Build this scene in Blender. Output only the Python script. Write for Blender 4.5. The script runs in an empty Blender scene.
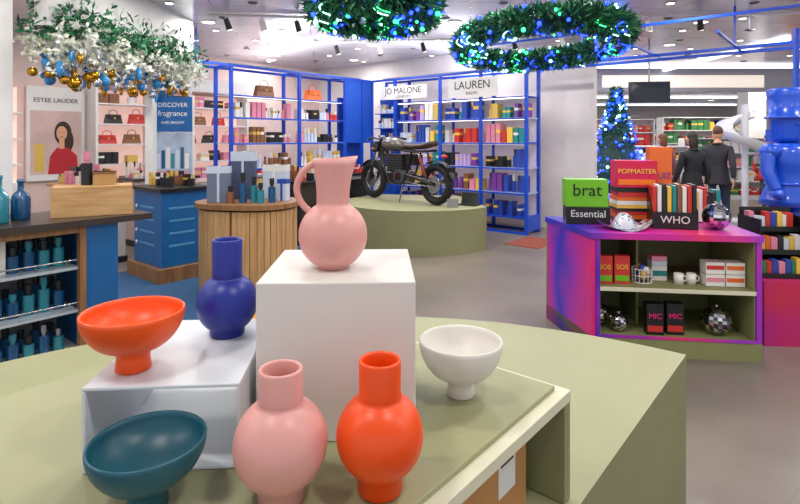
import bpy, math, random
from mathutils import Vector, Matrix
R = random.Random(11)
pi = math.pi
rad = math.radians

def C(h):
    h = h.lstrip('#'); o = []
    for i in (0, 2, 4):
        c = int(h[i:i+2], 16)/255
        o.append(c/12.92 if c <= .04045 else ((c+.055)/1.055)**2.4)
    return (o[0], o[1], o[2], 1)

MATS = {}
def mat(name, col, rough=.5, metal=0, emit=0, noise=0.0, scale=6, bump=0, coat=0, trans=0):
    if name in MATS: return MATS[name]
    m = bpy.data.materials.new(name); m.use_nodes = True
    nt = m.node_tree; p = nt.nodes['Principled BSDF']
    c = C(col)
    p.inputs['Base Color'].default_value = c
    p.inputs['Roughness'].default_value = rough
    p.inputs['Metallic'].default_value = metal
    if coat: p.inputs['Coat Weight'].default_value = coat
    if trans: p.inputs['Transmission Weight'].default_value = trans
    if emit:
        p.inputs['Emission Color'].default_value = c
        p.inputs['Emission Strength'].default_value = emit
    if noise or bump:
        tc = nt.nodes.new('ShaderNodeTexCoord'); n = nt.nodes.new('ShaderNodeTexNoise')
        n.inputs['Scale'].default_value = scale; n.inputs['Detail'].default_value = 5
        nt.links.new(tc.outputs['Object'], n.inputs['Vector'])
        if noise:
            r = nt.nodes.new('ShaderNodeValToRGB')
            r.color_ramp.elements[0].position = .3; r.color_ramp.elements[1].position = .7
            r.color_ramp.elements[0].color = tuple(x*(1-noise) for x in c[:3])+(1,)
            r.color_ramp.elements[1].color = tuple(min(1, x*(1+noise)) for x in c[:3])+(1,)
            nt.links.new(n.outputs['Fac'], r.inputs['Fac']); nt.links.new(r.outputs['Color'], p.inputs['Base Color'])
        if bump:
            b = nt.nodes.new('ShaderNodeBump'); b.inputs['Strength'].default_value = bump; b.inputs['Distance'].default_value = .002
            n2 = nt.nodes.new('ShaderNodeTexNoise'); n2.inputs['Scale'].default_value = scale*20
            nt.links.new(tc.outputs['Object'], n2.inputs['Vector'])
            nt.links.new(n2.outputs['Fac'], b.inputs['Height']); nt.links.new(b.outputs['Normal'], p.inputs['Normal'])
    MATS[name] = m
    return m

def ramp_mat(name, stops, axis=0, scale=1.0, off=0.0, nz=.3, rough=.4):
    m = bpy.data.materials.new(name); m.use_nodes = True; nt = m.node_tree; p = nt.nodes['Principled BSDF']
    p.inputs['Roughness'].default_value = rough
    tc = nt.nodes.new('ShaderNodeTexCoord'); sep = nt.nodes.new('ShaderNodeSeparateXYZ')
    nt.links.new(tc.outputs['Object'], sep.inputs[0])
    n = nt.nodes.new('ShaderNodeTexNoise'); n.inputs['Scale'].default_value = 2.2; n.inputs['Detail'].default_value = 1
    nt.links.new(tc.outputs['Object'], n.inputs['Vector'])
    a = nt.nodes.new('ShaderNodeMath'); a.operation = 'MULTIPLY_ADD'
    a.inputs[1].default_value = scale; a.inputs[2].default_value = off
    nt.links.new(sep.outputs[axis], a.inputs[0])
    b = nt.nodes.new('ShaderNodeMath'); b.operation = 'MULTIPLY_ADD'; b.inputs[1].default_value = nz
    nt.links.new(n.outputs['Fac'], b.inputs[0]); nt.links.new(a.outputs[0], b.inputs[2])
    r = nt.nodes.new('ShaderNodeValToRGB')
    while len(r.color_ramp.elements) < len(stops): r.color_ramp.elements.new(.5)
    for e, (q, c) in zip(r.color_ramp.elements, stops): e.position = q; e.color = C(c)
    nt.links.new(b.outputs[0], r.inputs['Fac']); nt.links.new(r.outputs['Color'], p.inputs['Base Color'])
    MATS[name] = m
    return m

def wood_mat(name, c1, c2, rough=.5, sc=(18, 18, 1.5)):
    m = bpy.data.materials.new(name); m.use_nodes = True; nt = m.node_tree; p = nt.nodes['Principled BSDF']
    p.inputs['Roughness'].default_value = rough
    tc = nt.nodes.new('ShaderNodeTexCoord'); mp = nt.nodes.new('ShaderNodeMapping'); mp.inputs['Scale'].default_value = sc
    n = nt.nodes.new('ShaderNodeTexNoise'); n.inputs['Scale'].default_value = 2; n.inputs['Detail'].default_value = 6
    r = nt.nodes.new('ShaderNodeValToRGB'); r.color_ramp.elements[0].position = .3; r.color_ramp.elements[1].position = .7
    r.color_ramp.elements[0].color = C(c1); r.color_ramp.elements[1].color = C(c2)
    nt.links.new(tc.outputs['Object'], mp.inputs[0]); nt.links.new(mp.outputs[0], n.inputs['Vector'])
    nt.links.new(n.outputs['Fac'], r.inputs['Fac']); nt.links.new(r.outputs['Color'], p.inputs['Base Color'])
    MATS[name] = m
    return m

class B:
    def __init__(s, name):
        s.n = name; s.v = []; s.f = []; s.m = []; s.sm = []; s.mats = []; s.M = Matrix.Identity(4); s.texts = []
    def mi(s, m):
        if m not in s.mats: s.mats.append(m)
        return s.mats.index(m)
    def add(s, vs, fs, m, smooth=False, M=None):
        T = s.M @ M if M is not None else s.M
        o = len(s.v); k = s.mi(m)
        s.v += [tuple(T @ Vector(v)) for v in vs]
        for f in fs:
            s.f.append(tuple(i+o for i in f)); s.m.append(k); s.sm.append(smooth)
    def box(s, c, d, m, rz=0, M=None):
        x, y, z = d[0]/2, d[1]/2, d[2]/2
        T = Matrix.Translation(c) @ Matrix.Rotation(rz, 4, 'Z')
        if M is not None: T = M @ T
        vs = [(-x,-y,-z),(x,-y,-z),(x,y,-z),(-x,y,-z),(-x,-y,z),(x,-y,z),(x,y,z),(-x,y,z)]
        s.add(vs, [(0,3,2,1),(4,5,6,7),(0,1,5,4),(1,2,6,5),(2,3,7,6),(3,0,4,7)], m, False, T)
    def bx(s, x0, x1, y0, y1, z0, z1, m):
        s.box(((x0+x1)/2, (y0+y1)/2, (z0+z1)/2), (abs(x1-x0), abs(y1-y0), abs(z1-z0)), m)
    def tube(s, pts, r, m, seg=8, caps=True, smooth=True):
        pts = [Vector(p) for p in pts]; n = len(pts)
        rs = r if isinstance(r, (list, tuple)) else [r]*n
        vs = []; fs = []
        t = (pts[1]-pts[0]).normalized()
        up = Vector((0, 0, 1)) if abs(t.z) < .9 else Vector((1, 0, 0))
        a = t.cross(up).normalized()
        for i, p in enumerate(pts):
            if i == 0: t = pts[1]-pts[0]
            elif i == n-1: t = pts[-1]-pts[-2]
            else: t = pts[i+1]-pts[i-1]
            t.normalize(); a = (a-t*a.dot(t)).normalized(); b = t.cross(a)
            for k in range(seg):
                w = 2*pi*k/seg; vs.append(p+(a*math.cos(w)+b*math.sin(w))*rs[i])
        for i in range(n-1):
            for k in range(seg):
                k2 = (k+1) % seg
                fs.append((i*seg+k, i*seg+k2, (i+1)*seg+k2, (i+1)*seg+k))
        s.add(vs, fs, m, smooth)
        if caps:
            s.add(vs[:seg], [tuple(range(seg-1, -1, -1))], m); s.add(vs[-seg:], [tuple(range(seg))], m)
    def cyl(s, p0, p1, r0, m, r1=None, seg=16):
        s.tube([p0, p1], [r0, r0 if r1 is None else r1], m, seg)
    def lathe(s, prof, c, m, seg=32, M=None, fn=None, smooth=True):
        vs = []; fs = []; n = len(prof)
        for i in range(seg):
            w = 2*pi*i/seg
            for r, z in prof:
                x, y = r*math.cos(w), r*math.sin(w)
                if fn: x, y, z = fn(x, y, z)
                vs.append((x, y, z))
        for i in range(seg):
            j = (i+1) % seg
            for k in range(n-1): fs.append((i*n+k, j*n+k, j*n+k+1, i*n+k+1))
        T = Matrix.Translation(c)
        if M is not None: T = T @ M
        s.add(vs, fs, m, smooth, T)
    def sph(s, c, r, m, u=16, v=10, M=None, smooth=True):
        if not isinstance(r, (tuple, list)): r = (r, r, r)
        vs = [(0, 0, -r[2])]; fs = []
        for j in range(1, v):
            p = -pi/2+pi*j/v
            for i in range(u):
                w = 2*pi*i/u; vs.append((r[0]*math.cos(p)*math.cos(w), r[1]*math.cos(p)*math.sin(w), r[2]*math.sin(p)))
        vs.append((0, 0, r[2])); L = len(vs)-1
        for i in range(u):
            i2 = (i+1) % u
            fs.append((0, 1+i2, 1+i)); fs.append((L, L-u+i, L-u+i2))
            for j in range(v-2): fs.append((1+j*u+i, 1+j*u+i2, 1+(j+1)*u+i2, 1+(j+1)*u+i))
        T = Matrix.Translation(c)
        if M is not None: T = T @ M
        s.add(vs, fs, m, smooth, T)
    def torus(s, c, R0, r, m, U=32, V=10, axis='Z', a0=0, a1=2*pi, rx=None):
        full = abs(a1-a0-2*pi) < 1e-4; n = U if full else U+1
        vs = []; fs = []
        for i in range(n):
            w = a0+(a1-a0)*i/U
            for k in range(V):
                q = 2*pi*k/V; rr = R0+r*math.cos(q)
                x, y, z = rr*math.cos(w), rr*math.sin(w), (rx or r)*math.sin(q)
                vs.append((x, y, z) if axis == 'Z' else ((x, z, y) if axis == 'Y' else (z, x, y)))
        for i in range(U):
            i2 = (i+1) % n
            for k in range(V):
                k2 = (k+1) % V; fs.append((i*V+k, i2*V+k, i2*V+k2, i*V+k2))
        s.add(vs, fs, m, True, Matrix.Translation(c))
    def prism(s, poly, z0, z1, m, ms=None, smooth_side=False):
        n = len(poly); vs = [(x, y, z0) for x, y in poly]+[(x, y, z1) for x, y in poly]
        s.add(vs, [tuple(range(n-1, -1, -1)), tuple(range(n, 2*n))], m)
        s.add(vs, [(i, (i+1) % n, (i+1) % n+n, i+n) for i in range(n)], ms or m, smooth_side)
    def quad(s, a, b, c, d, m): s.add([a, b, c, d], [(0, 1, 2, 3)], m)
    def text(s, body, loc, size, m, rot=(pi/2, 0, 0), ext=.0015, name='lettering'):
        s.texts.append((body, loc, size, m, rot, ext, name))
    def done(s, loc=(0, 0, 0), rz=0, bevel=0, name=None):
        xs = [v[0] for v in s.v]; ys = [v[1] for v in s.v]; zs = [v[2] for v in s.v]
        c = Vector(((min(xs)+max(xs))/2, (min(ys)+max(ys))/2, min(zs)))
        me = bpy.data.meshes.new(s.n)
        me.from_pydata([tuple(Vector(v)-c) for v in s.v], [], s.f)
        for m in s.mats: me.materials.append(m)
        me.polygons.foreach_set('material_index', s.m); me.polygons.foreach_set('use_smooth', s.sm); me.update()
        ob = bpy.data.objects.new(s.n, me); bpy.context.scene.collection.objects.link(ob)
        Rz = Matrix.Rotation(rz, 4, 'Z')
        ob.location = Vector(loc)+(Rz @ c); ob.rotation_euler = (0, 0, rz)
        if bevel:
            b = ob.modifiers.new('bevel', 'BEVEL'); b.width = bevel; b.segments = 2; b.limit_method = 'ANGLE'; b.angle_limit = rad(50)
        for body, l, size, m, rot, ext, nm in s.texts:
            cu = bpy.data.curves.new(nm, 'FONT'); cu.body = body; cu.size = size; cu.extrude = ext
            cu.align_x = 'CENTER'; cu.align_y = 'CENTER'
            t = bpy.data.objects.new(nm, cu); bpy.context.scene.collection.objects.link(t)
            bpy.context.view_layer.update()
            m2 = bpy.data.meshes.new_from_object(t.evaluated_get(bpy.context.evaluated_depsgraph_get()))
            bpy.data.objects.remove(t); m2.materials.clear(); m2.materials.append(m)
            t = bpy.data.objects.new(nm, m2); bpy.context.scene.collection.objects.link(t)
            t.parent = ob; t.location = Vector(l)-c; t.rotation_euler = rot
        return ob

# ------------------------------------------------------------ store frame (the shop grid is turned 40 degrees)
SL = (-.58, 11, 0); SR = rad(-40)
def Sx(x, y, z):
    c, s = math.cos(SR), math.sin(SR); return (SL[0]+c*x-s*y, SL[1]+s*x+c*y, z)

# ------------------------------------------------------------ materials
white = mat('white_paint', '#E2E0DE', .5, noise=.03)
wallw = mat('wall_white', '#D8D2D2', .7, noise=.03)
wallp = mat('wall_blush', '#DCC4BE', .7, noise=.04)
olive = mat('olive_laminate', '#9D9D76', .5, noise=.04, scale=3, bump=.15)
olive_shaded = mat('olive_side_shaded', '#888862', .55, noise=.04, scale=3)  # same olive as the tops, with the shade of upright faces in its colour
cream = mat('cream_edge', '#D6D3B8', .5, noise=.04)
blue = mat('blue_steel', '#1048C4', .35)
blue_p = mat('blue_panel', '#1650BC', .45, noise=.08, scale=12)
teal_p = mat('counter_blue', '#12609E', .4, noise=.06)
black = mat('black', '#151517', .4)
dark = mat('dark_top', '#3A302C', .3, noise=.1)
grey = mat('grey', '#8A8C90', .4)
steel = mat('steel', '#B8BABD', .25, metal=1)
mirror = mat('mirror_a', '#E8E8EC', .12, metal=1)
mirror2 = mat('mirror_b', '#9A9AA4', .15, metal=1)
mirror3 = mat('mirror_c', '#55555E', .2, metal=1)
wood = wood_mat('oak', '#B08250', '#D0A672', .5)
wood2 = wood_mat('walnut', '#7A5230', '#A07448', .5)
woodl = wood_mat('light_wood', '#BE8E58', '#D8B07C', .5, sc=(2, 18, 18))
kraft = mat('cardboard', '#B98550', .8, noise=.08, scale=10)
warmlamp = mat('lamp_warm', '#FFF1DC', .5, emit=5)
cool = mat('lamp_cool', '#F4F8FF', .5, emit=2.5)
PAL = [mat('pr_'+h, '#'+h, .4) for h in ['E8E4DE', 'D9B65A', '2A49A8', '7A3E9A', 'C8342E', 'E28AA2', '1E8A8A', '202024', 'F0C24A', 'C9D4E4', '3C7A48', 'E06A28', '8A5A3A', 'B9A0D0']]
def pal(*i): return [PAL[k] for k in i]

# ------------------------------------------------------------ room
def floor_material():
    m = bpy.data.materials.new('floor_resin'); m.use_nodes = True; nt = m.node_tree; p = nt.nodes['Principled BSDF']
    tc = nt.nodes.new('ShaderNodeTexCoord'); n = nt.nodes.new('ShaderNodeTexNoise'); n.inputs['Scale'].default_value = .8; n.inputs['Detail'].default_value = 8
    r = nt.nodes.new('ShaderNodeValToRGB'); r.color_ramp.elements[0].position = .35; r.color_ramp.elements[1].position = .65
    r.color_ramp.elements[0].color = C('#746B63'); r.color_ramp.elements[1].color = C('#887D73')
    nt.links.new(tc.outputs['Object'], n.inputs['Vector']); nt.links.new(n.outputs['Fac'], r.inputs['Fac'])
    mp = nt.nodes.new('ShaderNodeMapping'); mp.inputs['Rotation'].default_value = (0, 0, SR)
    nt.links.new(tc.outputs['Object'], mp.inputs[0])
    bk = nt.nodes.new('ShaderNodeTexBrick'); bk.inputs['Scale'].default_value = 1; bk.inputs['Brick Width'].default_value = 1.2; bk.inputs['Row Height'].default_value = 1.2
    bk.inputs['Mortar Size'].default_value = .003; bk.inputs['Color1'].default_value = (1, 1, 1, 1); bk.inputs['Color2'].default_value = (.96, .96, .96, 1); bk.inputs['Mortar'].default_value = (.8, .8, .8, 1)
    nt.links.new(mp.outputs[0], bk.inputs['Vector'])
    mx = nt.nodes.new('ShaderNodeMixRGB'); mx.blend_type = 'MULTIPLY'; mx.inputs[0].default_value = 1
    nt.links.new(r.outputs[0], mx.inputs[1]); nt.links.new(bk.outputs['Color'], mx.inputs[2]); nt.links.new(mx.outputs[0], p.inputs['Base Color'])
    p.inputs['Roughness'].default_value = .3
    return m
def ceil_material():
    m = bpy.data.materials.new('ceiling_panels'); m.use_nodes = True; nt = m.node_tree; p = nt.nodes['Principled BSDF']
    tc = nt.nodes.new('ShaderNodeTexCoord'); mp = nt.nodes.new('ShaderNodeMapping'); mp.inputs['Rotation'].default_value = (0, 0, rad(-8))
    nt.links.new(tc.outputs['Object'], mp.inputs[0])
    bk = nt.nodes.new('ShaderNodeTexBrick'); bk.inputs['Scale'].default_value = 1; bk.inputs['Brick Width'].default_value = 2.4; bk.inputs['Row Height'].default_value = .6; bk.inputs['Mortar Size'].default_value = .008
    bk.inputs['Color1'].default_value = C('#DEDDE6'); bk.inputs['Color2'].default_value = C('#CECDDA'); bk.inputs['Mortar'].default_value = C('#9494A2')
    nt.links.new(mp.outputs[0], bk.inputs['Vector']); nt.links.new(bk.outputs['Color'], p.inputs['Base Color'])
    p.inputs['Roughness'].default_value = .2; p.inputs['Metallic'].default_value = .35
    return m
b = B('floor'); b.bx(-12, 22, -3, 32, -.1, 0, floor_material()); b.done()
b = B('ceiling'); b.bx(-12, 22, -3, 32, 3.3, 3.4, ceil_material()); b.done()
b = B('wall_left'); b.bx(-2.8, -2.65, -11, .9, 0, 3.3, wallp); b.done(SL, SR)
b = B('wall_back'); b.bx(-2.8, 4.25, .9, 1.05, 0, 3.3, wallw); b.done(SL, SR)
b = B('wall_far'); b.bx(0, 22, 30, 30.2, 0, 3.3, wallw); b.done()
b = B('wall_right'); b.bx(18, 18.2, 4, 30, 0, 3.3, wallw); b.done()
b = B('baseboard_left'); b.bx(-2.65, -2.63, -11, .9, 0, .1, white); b.done(SL, SR)
b = B('column'); b.bx(-3.9, -3.48, 4.42, 4.8, 0, 3.3, white); b.bx(-3.92, -3.46, 4.40, 4.82, 0, .12, grey); b.done(bevel=.01)
b = B('carpet')
b.prism([(.9, -9), (2.7, -9), (2.7, -6.1), (3.35, -6.1), (3.35, -3.9), (2.2, -2.9), (.9, -2.9)], 0, .006, mat('blue_carpet', '#2C557E', .9, noise=.12, scale=20)); b.done(SL, SR)
b = B('doormat'); b.bx(3.55, 4.1, -.9, -.1, 0, .008, mat('red_mat', '#8C4434', .9, noise=.1, scale=20)); b.done(SL, SR)

# downlights
def add_area(name, loc, size, power, col=(1, .97, .925), rot=(0, 0, 0), shape='DISK', sy=None):
    l = bpy.data.lights.new(name, 'AREA'); l.shape = shape; l.size = size
    if sy: l.size_y = sy
    l.energy = power; l.color = col
    o = bpy.data.objects.new(name, l); o.location = loc; o.rotation_euler = rot
    bpy.context.scene.collection.objects.link(o)
b = B('recessed_downlights')
for iy, y in enumerate([.4, 2.2, 4.0, 5.9, 7.8, 9.7, 11.6]):
    for x in [-4.6, -2.8, -1.0, .8, 2.6, 4.4, 6.4]:
        xx = x+(.5 if iy % 2 else 0)
        if y > 8 and xx < -3: continue
        b.torus((xx, y, 3.298), .1, .012, white, 20, 6)
        b.cyl((xx, y, 3.3), (xx, y, 3.29), .09, warmlamp)
        add_area('downlight_lamp', (xx, y, 3.285), .18 if y > 5 else .24, 18 if y < 5 else 23)
for y in [14, 17, 20.5, 24]:
    for x in [3, 6.5, 10, 14]:
        b.torus((x, y, 3.298), .13, .015, white, 20, 6); b.cyl((x, y, 3.3), (x, y, 3.29), .12, warmlamp)
        add_area('downlight_lamp', (x, y, 3.285), .4, 60)
for iy in range(7):
    for ix in range(13):
        x = -5+ix*1.05+(.4 if iy % 2 else 0); y = 6.7+iy*.85
        b.cyl((x, y, 3.3), (x, y, 3.286), .045, warmlamp if (ix+iy) % 3 else black, seg=10)
        b.torus((x, y, 3.297), .055, .01, grey, 12, 5)
b.done()
b = B('track_spotlights')
for (x0, y0, x1, y1) in ((-2.6, 7.2, .2, 7.6), (2.4, 7.4, 6.4, 7.0), (-1.5, 9.4, 3.0, 8.6)):
    b.tube([(x0, y0, 3.27), (x1, y1, 3.27)], .018, white, 6)
    for k in range(6):
        t = (k+.5)/6; x = x0+(x1-x0)*t; y = y0+(y1-y0)*t
        b.tube([(x, y, 3.26), (x, y, 3.2)], .01, white, 6); b.tube([(x, y, 3.22), (x+.04, y+.05, 3.08)], [.035, .045], white if k % 2 else black, 10); b.cyl((x+.04, y+.05, 3.08), (x+.041, y+.052, 3.074), .036, warmlamp, seg=10)
b.done()
b = B('linear_ceiling_lights')
for y in [12.5, 15, 18, 22, 27]:
    b.bx(4.5, 17, y-.05, y+.05, 3.24, 3.295, cool)
b.bx(6.5, 6.6, 9, 28, 3.25, 3.295, cool)
b.done()

# ------------------------------------------------------------ foreground plinth + table
def sector(cx, cy, r, a0, a1, n=64):
    return [(cx, cy)]+[(cx+r*math.cos(rad(a0+(a1-a0)*i/n)), cy+r*math.sin(rad(a0+(a1-a0)*i/n))) for i in range(n+1)]
b = B('display_plinth'); b.prism(sector(-.165, .59, 2.17, 50.5, 135), .0, .68, olive, olive_shaded); b.done(bevel=.004)

b = B('display_table')
hx, hy = .52, .53
b.bx(-hx, hx, -hy, hy, .93, .958, cream)
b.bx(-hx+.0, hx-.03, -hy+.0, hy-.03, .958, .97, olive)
b.bx(-hx, hx-.002, hy-.035, hy, .682, .93, olive_shaded)
b.bx(-hx, hx-.002, -hy, -hy+.035, .682, .93, olive_shaded)
b.bx(-hx, -hx+.03, -hy+.035, hy-.035, .682, .93, olive_shaded)
b.bx(-.1, -.07, -hy+.035, hy-.035, .682, .93, olive_shaded)
TL = (-.303, 1.288, 0)
b.done(TL, SR, bevel=.002)
b = B('cardboard_box')
b.bx(.1, .44, .02, .44, .682, .90, kraft); b.bx(.265, .275, .018, .442, .682, .902, mat('tape', '#A8743F', .4))
b.bx(.44, .442, .3, .38, .76, .86, white); b.bx(.442, .443, .31, .37, .83, .85, black)
b.done(TL, SR)

b = B('white_display_cube'); b.bx(-.165, .165, -.165, .165, 0, .33, mat('cube_white', '#DAD6D0', .45, noise=.02)); b.done((-.138, 1.268, .971), rad(2), bevel=.003)
lw = mat('riser_grey_white', '#D4D9DF', .4, noise=.02)
b = B('bent_sheet_riser')
b.bx(-.145, .145, -.185, .185, .155, .162, lw); b.bx(-.145, -.138, -.185, .185, 0, .155, lw); b.bx(.138, .145, -.185, .185, 0, .155, lw); b.bx(-.138, .138, -.185, .185, 0, .006, lw)
b.done((-.463, 1.19, .971), rad(4), bevel=.002)

# ------------------------------------------------------------ ceramics
def glaze(n, c, r=.38): return mat(n, c, r, noise=.02, scale=4)
def vase(name, loc, m, h=.229, rb=.081, rn=.0375, zc=.099, foot=.04):
    p = [(.0001, 0), (foot-.003, 0), (foot, .004)]
    a0 = -math.acos(foot/rb); a1 = math.acos(rn/rb)
    for i in range(23):
        a = a0+(a1-a0)*i/22
        p.append((rb*math.cos(a), zc+rb*.99*math.sin(a)))
    zn = p[-1][1]
    p += [(rn+.001, zn+.003), (rn, zn+.01), (rn+.0005, h-.004), (rn-.001, h), (rn-.004, h), (rn-.006, h-.004), (rn-.006, zn), (rb-.01, zc), (.0001, .02)]
    b = B(name); b.lathe(p, (0, 0, 0), m, 48); b.done(loc)
def bowl(name, loc, m, h, Rr, rf=.034, zf=.045):
    p = [(.0001, 0), (rf-.002, 0), (rf, .003), (rf*.93, zf*.5), (rf*.95, zf*.9)]
    N = 16
    for i in range(1, N+1):
        t = i/N*pi/2
        p.append((rf*.95+(Rr-rf*.95)*math.sin(t)**1.0, zf*.9+(h-zf*.9)*(1-math.cos(t))**.92))
    p += [(Rr-.002, h+.002), (Rr-.005, h)]
    for i in range(N-1, -1, -1):
        t = i/N*pi/2
        p.append((max(.0001, (Rr-.006)*math.sin(t)), zf+.006+(h-zf-.008)*(1-math.cos(t))**.92))
    b = B(name); b.lathe(p, (0, 0, 0), m, 56); b.done(loc)
pinkg = glaze('pink_glaze', '#DE9F98'); orangeg = glaze('orange_glaze', '#F04E06'); blueg = glaze('cobalt_glaze', '#18298E')
vase('ceramic_vase', (-.208, .93, .9705), pinkg)
vase('ceramic_vase', (-.036, .955, .9705), orangeg, h=.234, rb=.078)
vase('ceramic_vase', (-.411, 1.27, 1.1335), blueg, h=.226, rb=.071, rn=.034, zc=.075)
bowl('ceramic_bowl', (-.54, 1.08, 1.1335), glaze('orange_glaze2', '#F2560A'), .117, .098)
bowl('ceramic_bowl', (-.433, .915, .9705), glaze('teal_glaze', '#1A5666'), .113, .096)
bowl('ceramic_bowl', (.149, 1.31, .9705), glaze('white_glaze', '#E4DFD8'), .134, .102)
b = B('ceramic_jug')
p = [(.0001, 0), (.035, 0), (.038, .004)]
rb, zc = .079, .075
for i in range(22):
    a = -math.acos(.038/rb)+(math.acos(.038/rb)+math.acos(.038/rb))*i/21
    p.append((rb*math.cos(a), zc+rb*math.sin(a)))
zn = p[-1][1]
p += [(.0375, zn+.006), (.038, zn+.03), (.040, zn+.06), (.044, zn+.092), (.0465, zn+.106), (.043, zn+.106), (.037, zn+.07), (.032, zn+.02), (.031, zn), (.06, zc), (.0001, .01)]
def spout(x, y, z):
    if z > zn+.03:
        k = ((z-zn-.03)/.07)**1.5; r = math.hypot(x, y); cs = max(0, x/r if r > 1e-6 else 0)**4
        x += .016*k*cs; z += .005*k*cs; y *= 1-.12*k*max(0, x/max(r, 1e-6))
    return x, y, z
b.lathe(p, (0, 0, 0), pinkg, 56, fn=spout, M=Matrix.Rotation(rad(35), 4, 'Z'))
hp = []
for i in range(17):
    t = i/16; a = pi*t
    hp.append((-.038-.046*math.sin(a)**.6-(.004 if i == 0 else 0), 0, zn+.096-(.118*t)))
b.tube(hp, [.0078]*17, pinkg, 12)
b.done((-.155, 1.235, 1.3015))
bowl('ceramic_bowl', (-.6, 2.2, .681), glaze('yellow_glaze', '#E8B418'), .2, .13, rf=.05, zf=.07)

# ------------------------------------------------------------ background plinth + motorcycle
b = B('round_plinth')
poly = [(.3+1.2*math.cos(rad(165+(322-165)*i/40)), 8.4+1.2*math.sin(rad(165+(322-165)*i/40))) for i in range(41)]+[(1.0, 9.15), (-.4, 9.4)]
b.prism(poly, 0, .61, olive, olive_shaded, True); b.done()

def motorcycle():
    b = B('motorcycle'); tyre = mat('rubber', '#111113', .7); chrome = mat('chrome', '#8A8B90', .2, metal=1)
    tank = mat('tank_taupe', '#4A423C', .3, coat=.6); leather = mat('leather', '#3E2C20', .55); dk = mat('bike_black', '#141517', .4)
    for x, rx in ((.7, .05), (-.7, .062)):
        b.torus((x, 0, .31), .255, .052, tyre, 40, 10, 'Y', rx=rx)
        b.torus((x, 0, .31), .205, .014, dk, 36, 6, 'Y', rx=.03)
        b.cyl((x, -.07, .31), (x, .07, .31), .04, chrome)
        b.cyl((x, .055, .31), (x, .06, .31), .11, steel, seg=24)
        b.torus((x, .057, .31), .12, .008, steel, 28, 6, 'Y')
        for k in range(18):
            a = 2*pi*k/18; a2 = a+.15
            b.tube([(x+.035*math.cos(a), .03*(-1)**k, .31+.035*math.sin(a)), (x+.205*math.cos(a2), 0, .31+.205*math.sin(a2))], .003, chrome, 5)
    for s in (-1, 1):
        b.tube([(.7, s*.085, .31), (.64, s*.085, .55)], .026, dk, 10)
        b.tube([(.64, s*.085, .55), (.5, s*.085, .93)], .018, chrome, 10)
        b.tube([(-.7, s*.09, .31), (-.4, s*.09, .37), (-.08, s*.08, .42)], .022, dk)
        b.tube([(-.6, s*.1, .35), (-.42, s*.1, .78)], .012, chrome)
        b.tube([(-.57+.0, s*.1, .42), (-.45, s*.1, .71)], .028, mat('spring', '#7A2A18', .4), 10)
        b.tube([(.47, s*.05, .88), (.1, s*.1, .82), (-.3, s*.1, .78), (-.6, s*.09, .8)], .016, dk)
        b.tube([(.47, s*.04, .84), (.3, s*.1, .45), (.2, s*.1, .28), (-.12, s*.1, .28), (-.2, s*.1, .5), (-.28, s*.1, .78)], .017, dk)
        b.tube([(.5, 0, .96), (.48, s*.12, .98), (.42, s*.3, 1.0), (.36, s*.38, .98)], .011, dk)
        b.tube([(.39, s*.33, .99), (.34, s*.41, .97)], .018, tyre)
        b.tube([(.44, s*.27, .99), (.46, s*.38, .95)], .005, chrome, 6)
        b.tube([(-.05, s*.1, .35), (-.08, s*.2, .35)], .012, chrome)
        b.sph((.56, s*.14, .82), (.03, .02, .02), mat('indicator', '#D87818', .3), 8, 6)
        b.sph((-.72, s*.12, .72), (.025, .02, .02), MATS['indicator'], 8, 6)
    b.box((.52, 0, .91), (.07, .22, .03), dk); b.box((.57, 0, .78), (.07, .22, .03), dk)
    b.tube([(.52, 0, .86), (.63, 0, .85)], [.085, .095], dk, 20); b.sph((.63, 0, .85), (.02, .088, .088), mat('lens', '#F2F4F0', .1, coat=1), 16, 8)
    b.cyl((.5, 0, .95), (.47, 0, .99), .045, dk)
    b.torus((.7, 0, .31), .325, .008, dk, 20, 6, 'Y', rad(40), rad(130), rx=.06)
    b.torus((-.7, 0, .31), .34, .008, dk, 20, 6, 'Y', rad(60), rad(165), rx=.07)
    b.box((-.98, 0, .5), (.02, .18, .14), dk); b.sph((-.86, 0, .72), (.03, .06, .03), PAL[4], 10, 6)
    vs = []; fs = []; prof = [(.46, .045, .05, .89), (.42, .09, .09, .89), (.32, .135, .125, .88), (.18, .15, .135, .87), (.04, .13, .11, .86), (-.06, .09, .08, .855), (-.1, .05, .05, .85)]
    for x, w, h, zc_ in prof:
        for k in range(16):
            a = 2*pi*k/16; cz = math.sin(a)
            vs.append((x, w*math.copysign(abs(math.cos(a))**.8, math.cos(a)), zc_+(h if cz > 0 else h*.7)*cz))
    for i in range(len(prof)-1):
        for k in range(16): fs.append((i*16+k, i*16+(k+1) % 16, (i+1)*16+(k+1) % 16, (i+1)*16+k))
    fs += [tuple(range(15, -1, -1)), tuple(range(96, 112))]
    b.add(vs, fs, tank, True); b.cyl((.2, 0, .99), (.2, 0, 1.015), .035, chrome)
    vs = []; prof = [(-.06, .07, .86), (-.12, .11, .865), (-.3, .12, .86), (-.48, .12, .87), (-.6, .11, .9), (-.68, .07, .91)]; fs = []
    for x, w, zc_ in prof:
        for k in range(12):
            a = 2*pi*k/12; vs.append((x, w*math.cos(a), zc_+.045*math.sin(a)))
    for i in range(5):
        for k in range(12): fs.append((i*12+k, i*12+(k+1) % 12, (i+1)*12+(k+1) % 12, (i+1)*12+k))
    fs += [tuple(range(11, -1, -1)), tuple(range(60, 72))]
    b.add(vs, fs, leather, True)
    b.box((.1, 0, .6), (.34, .2, .28), dk)
    for k in range(7): b.box((.1, 0, .5+k*.038), (.38, .24, .010), mat('fin_grey', '#4A4B50', .4))
    b.cyl((-.03, -.14, .4), (-.03, .14, .4), .11, MATS['fin_grey'], seg=24); b.cyl((-.03, .14, .4), (-.03, .155, .4), .07, chrome, seg=24)
    b.box((.15, 0, .36), (.3, .2, .16), dk); b.box((-.24, 0, .66), (.2, .17, .16), dk)
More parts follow.
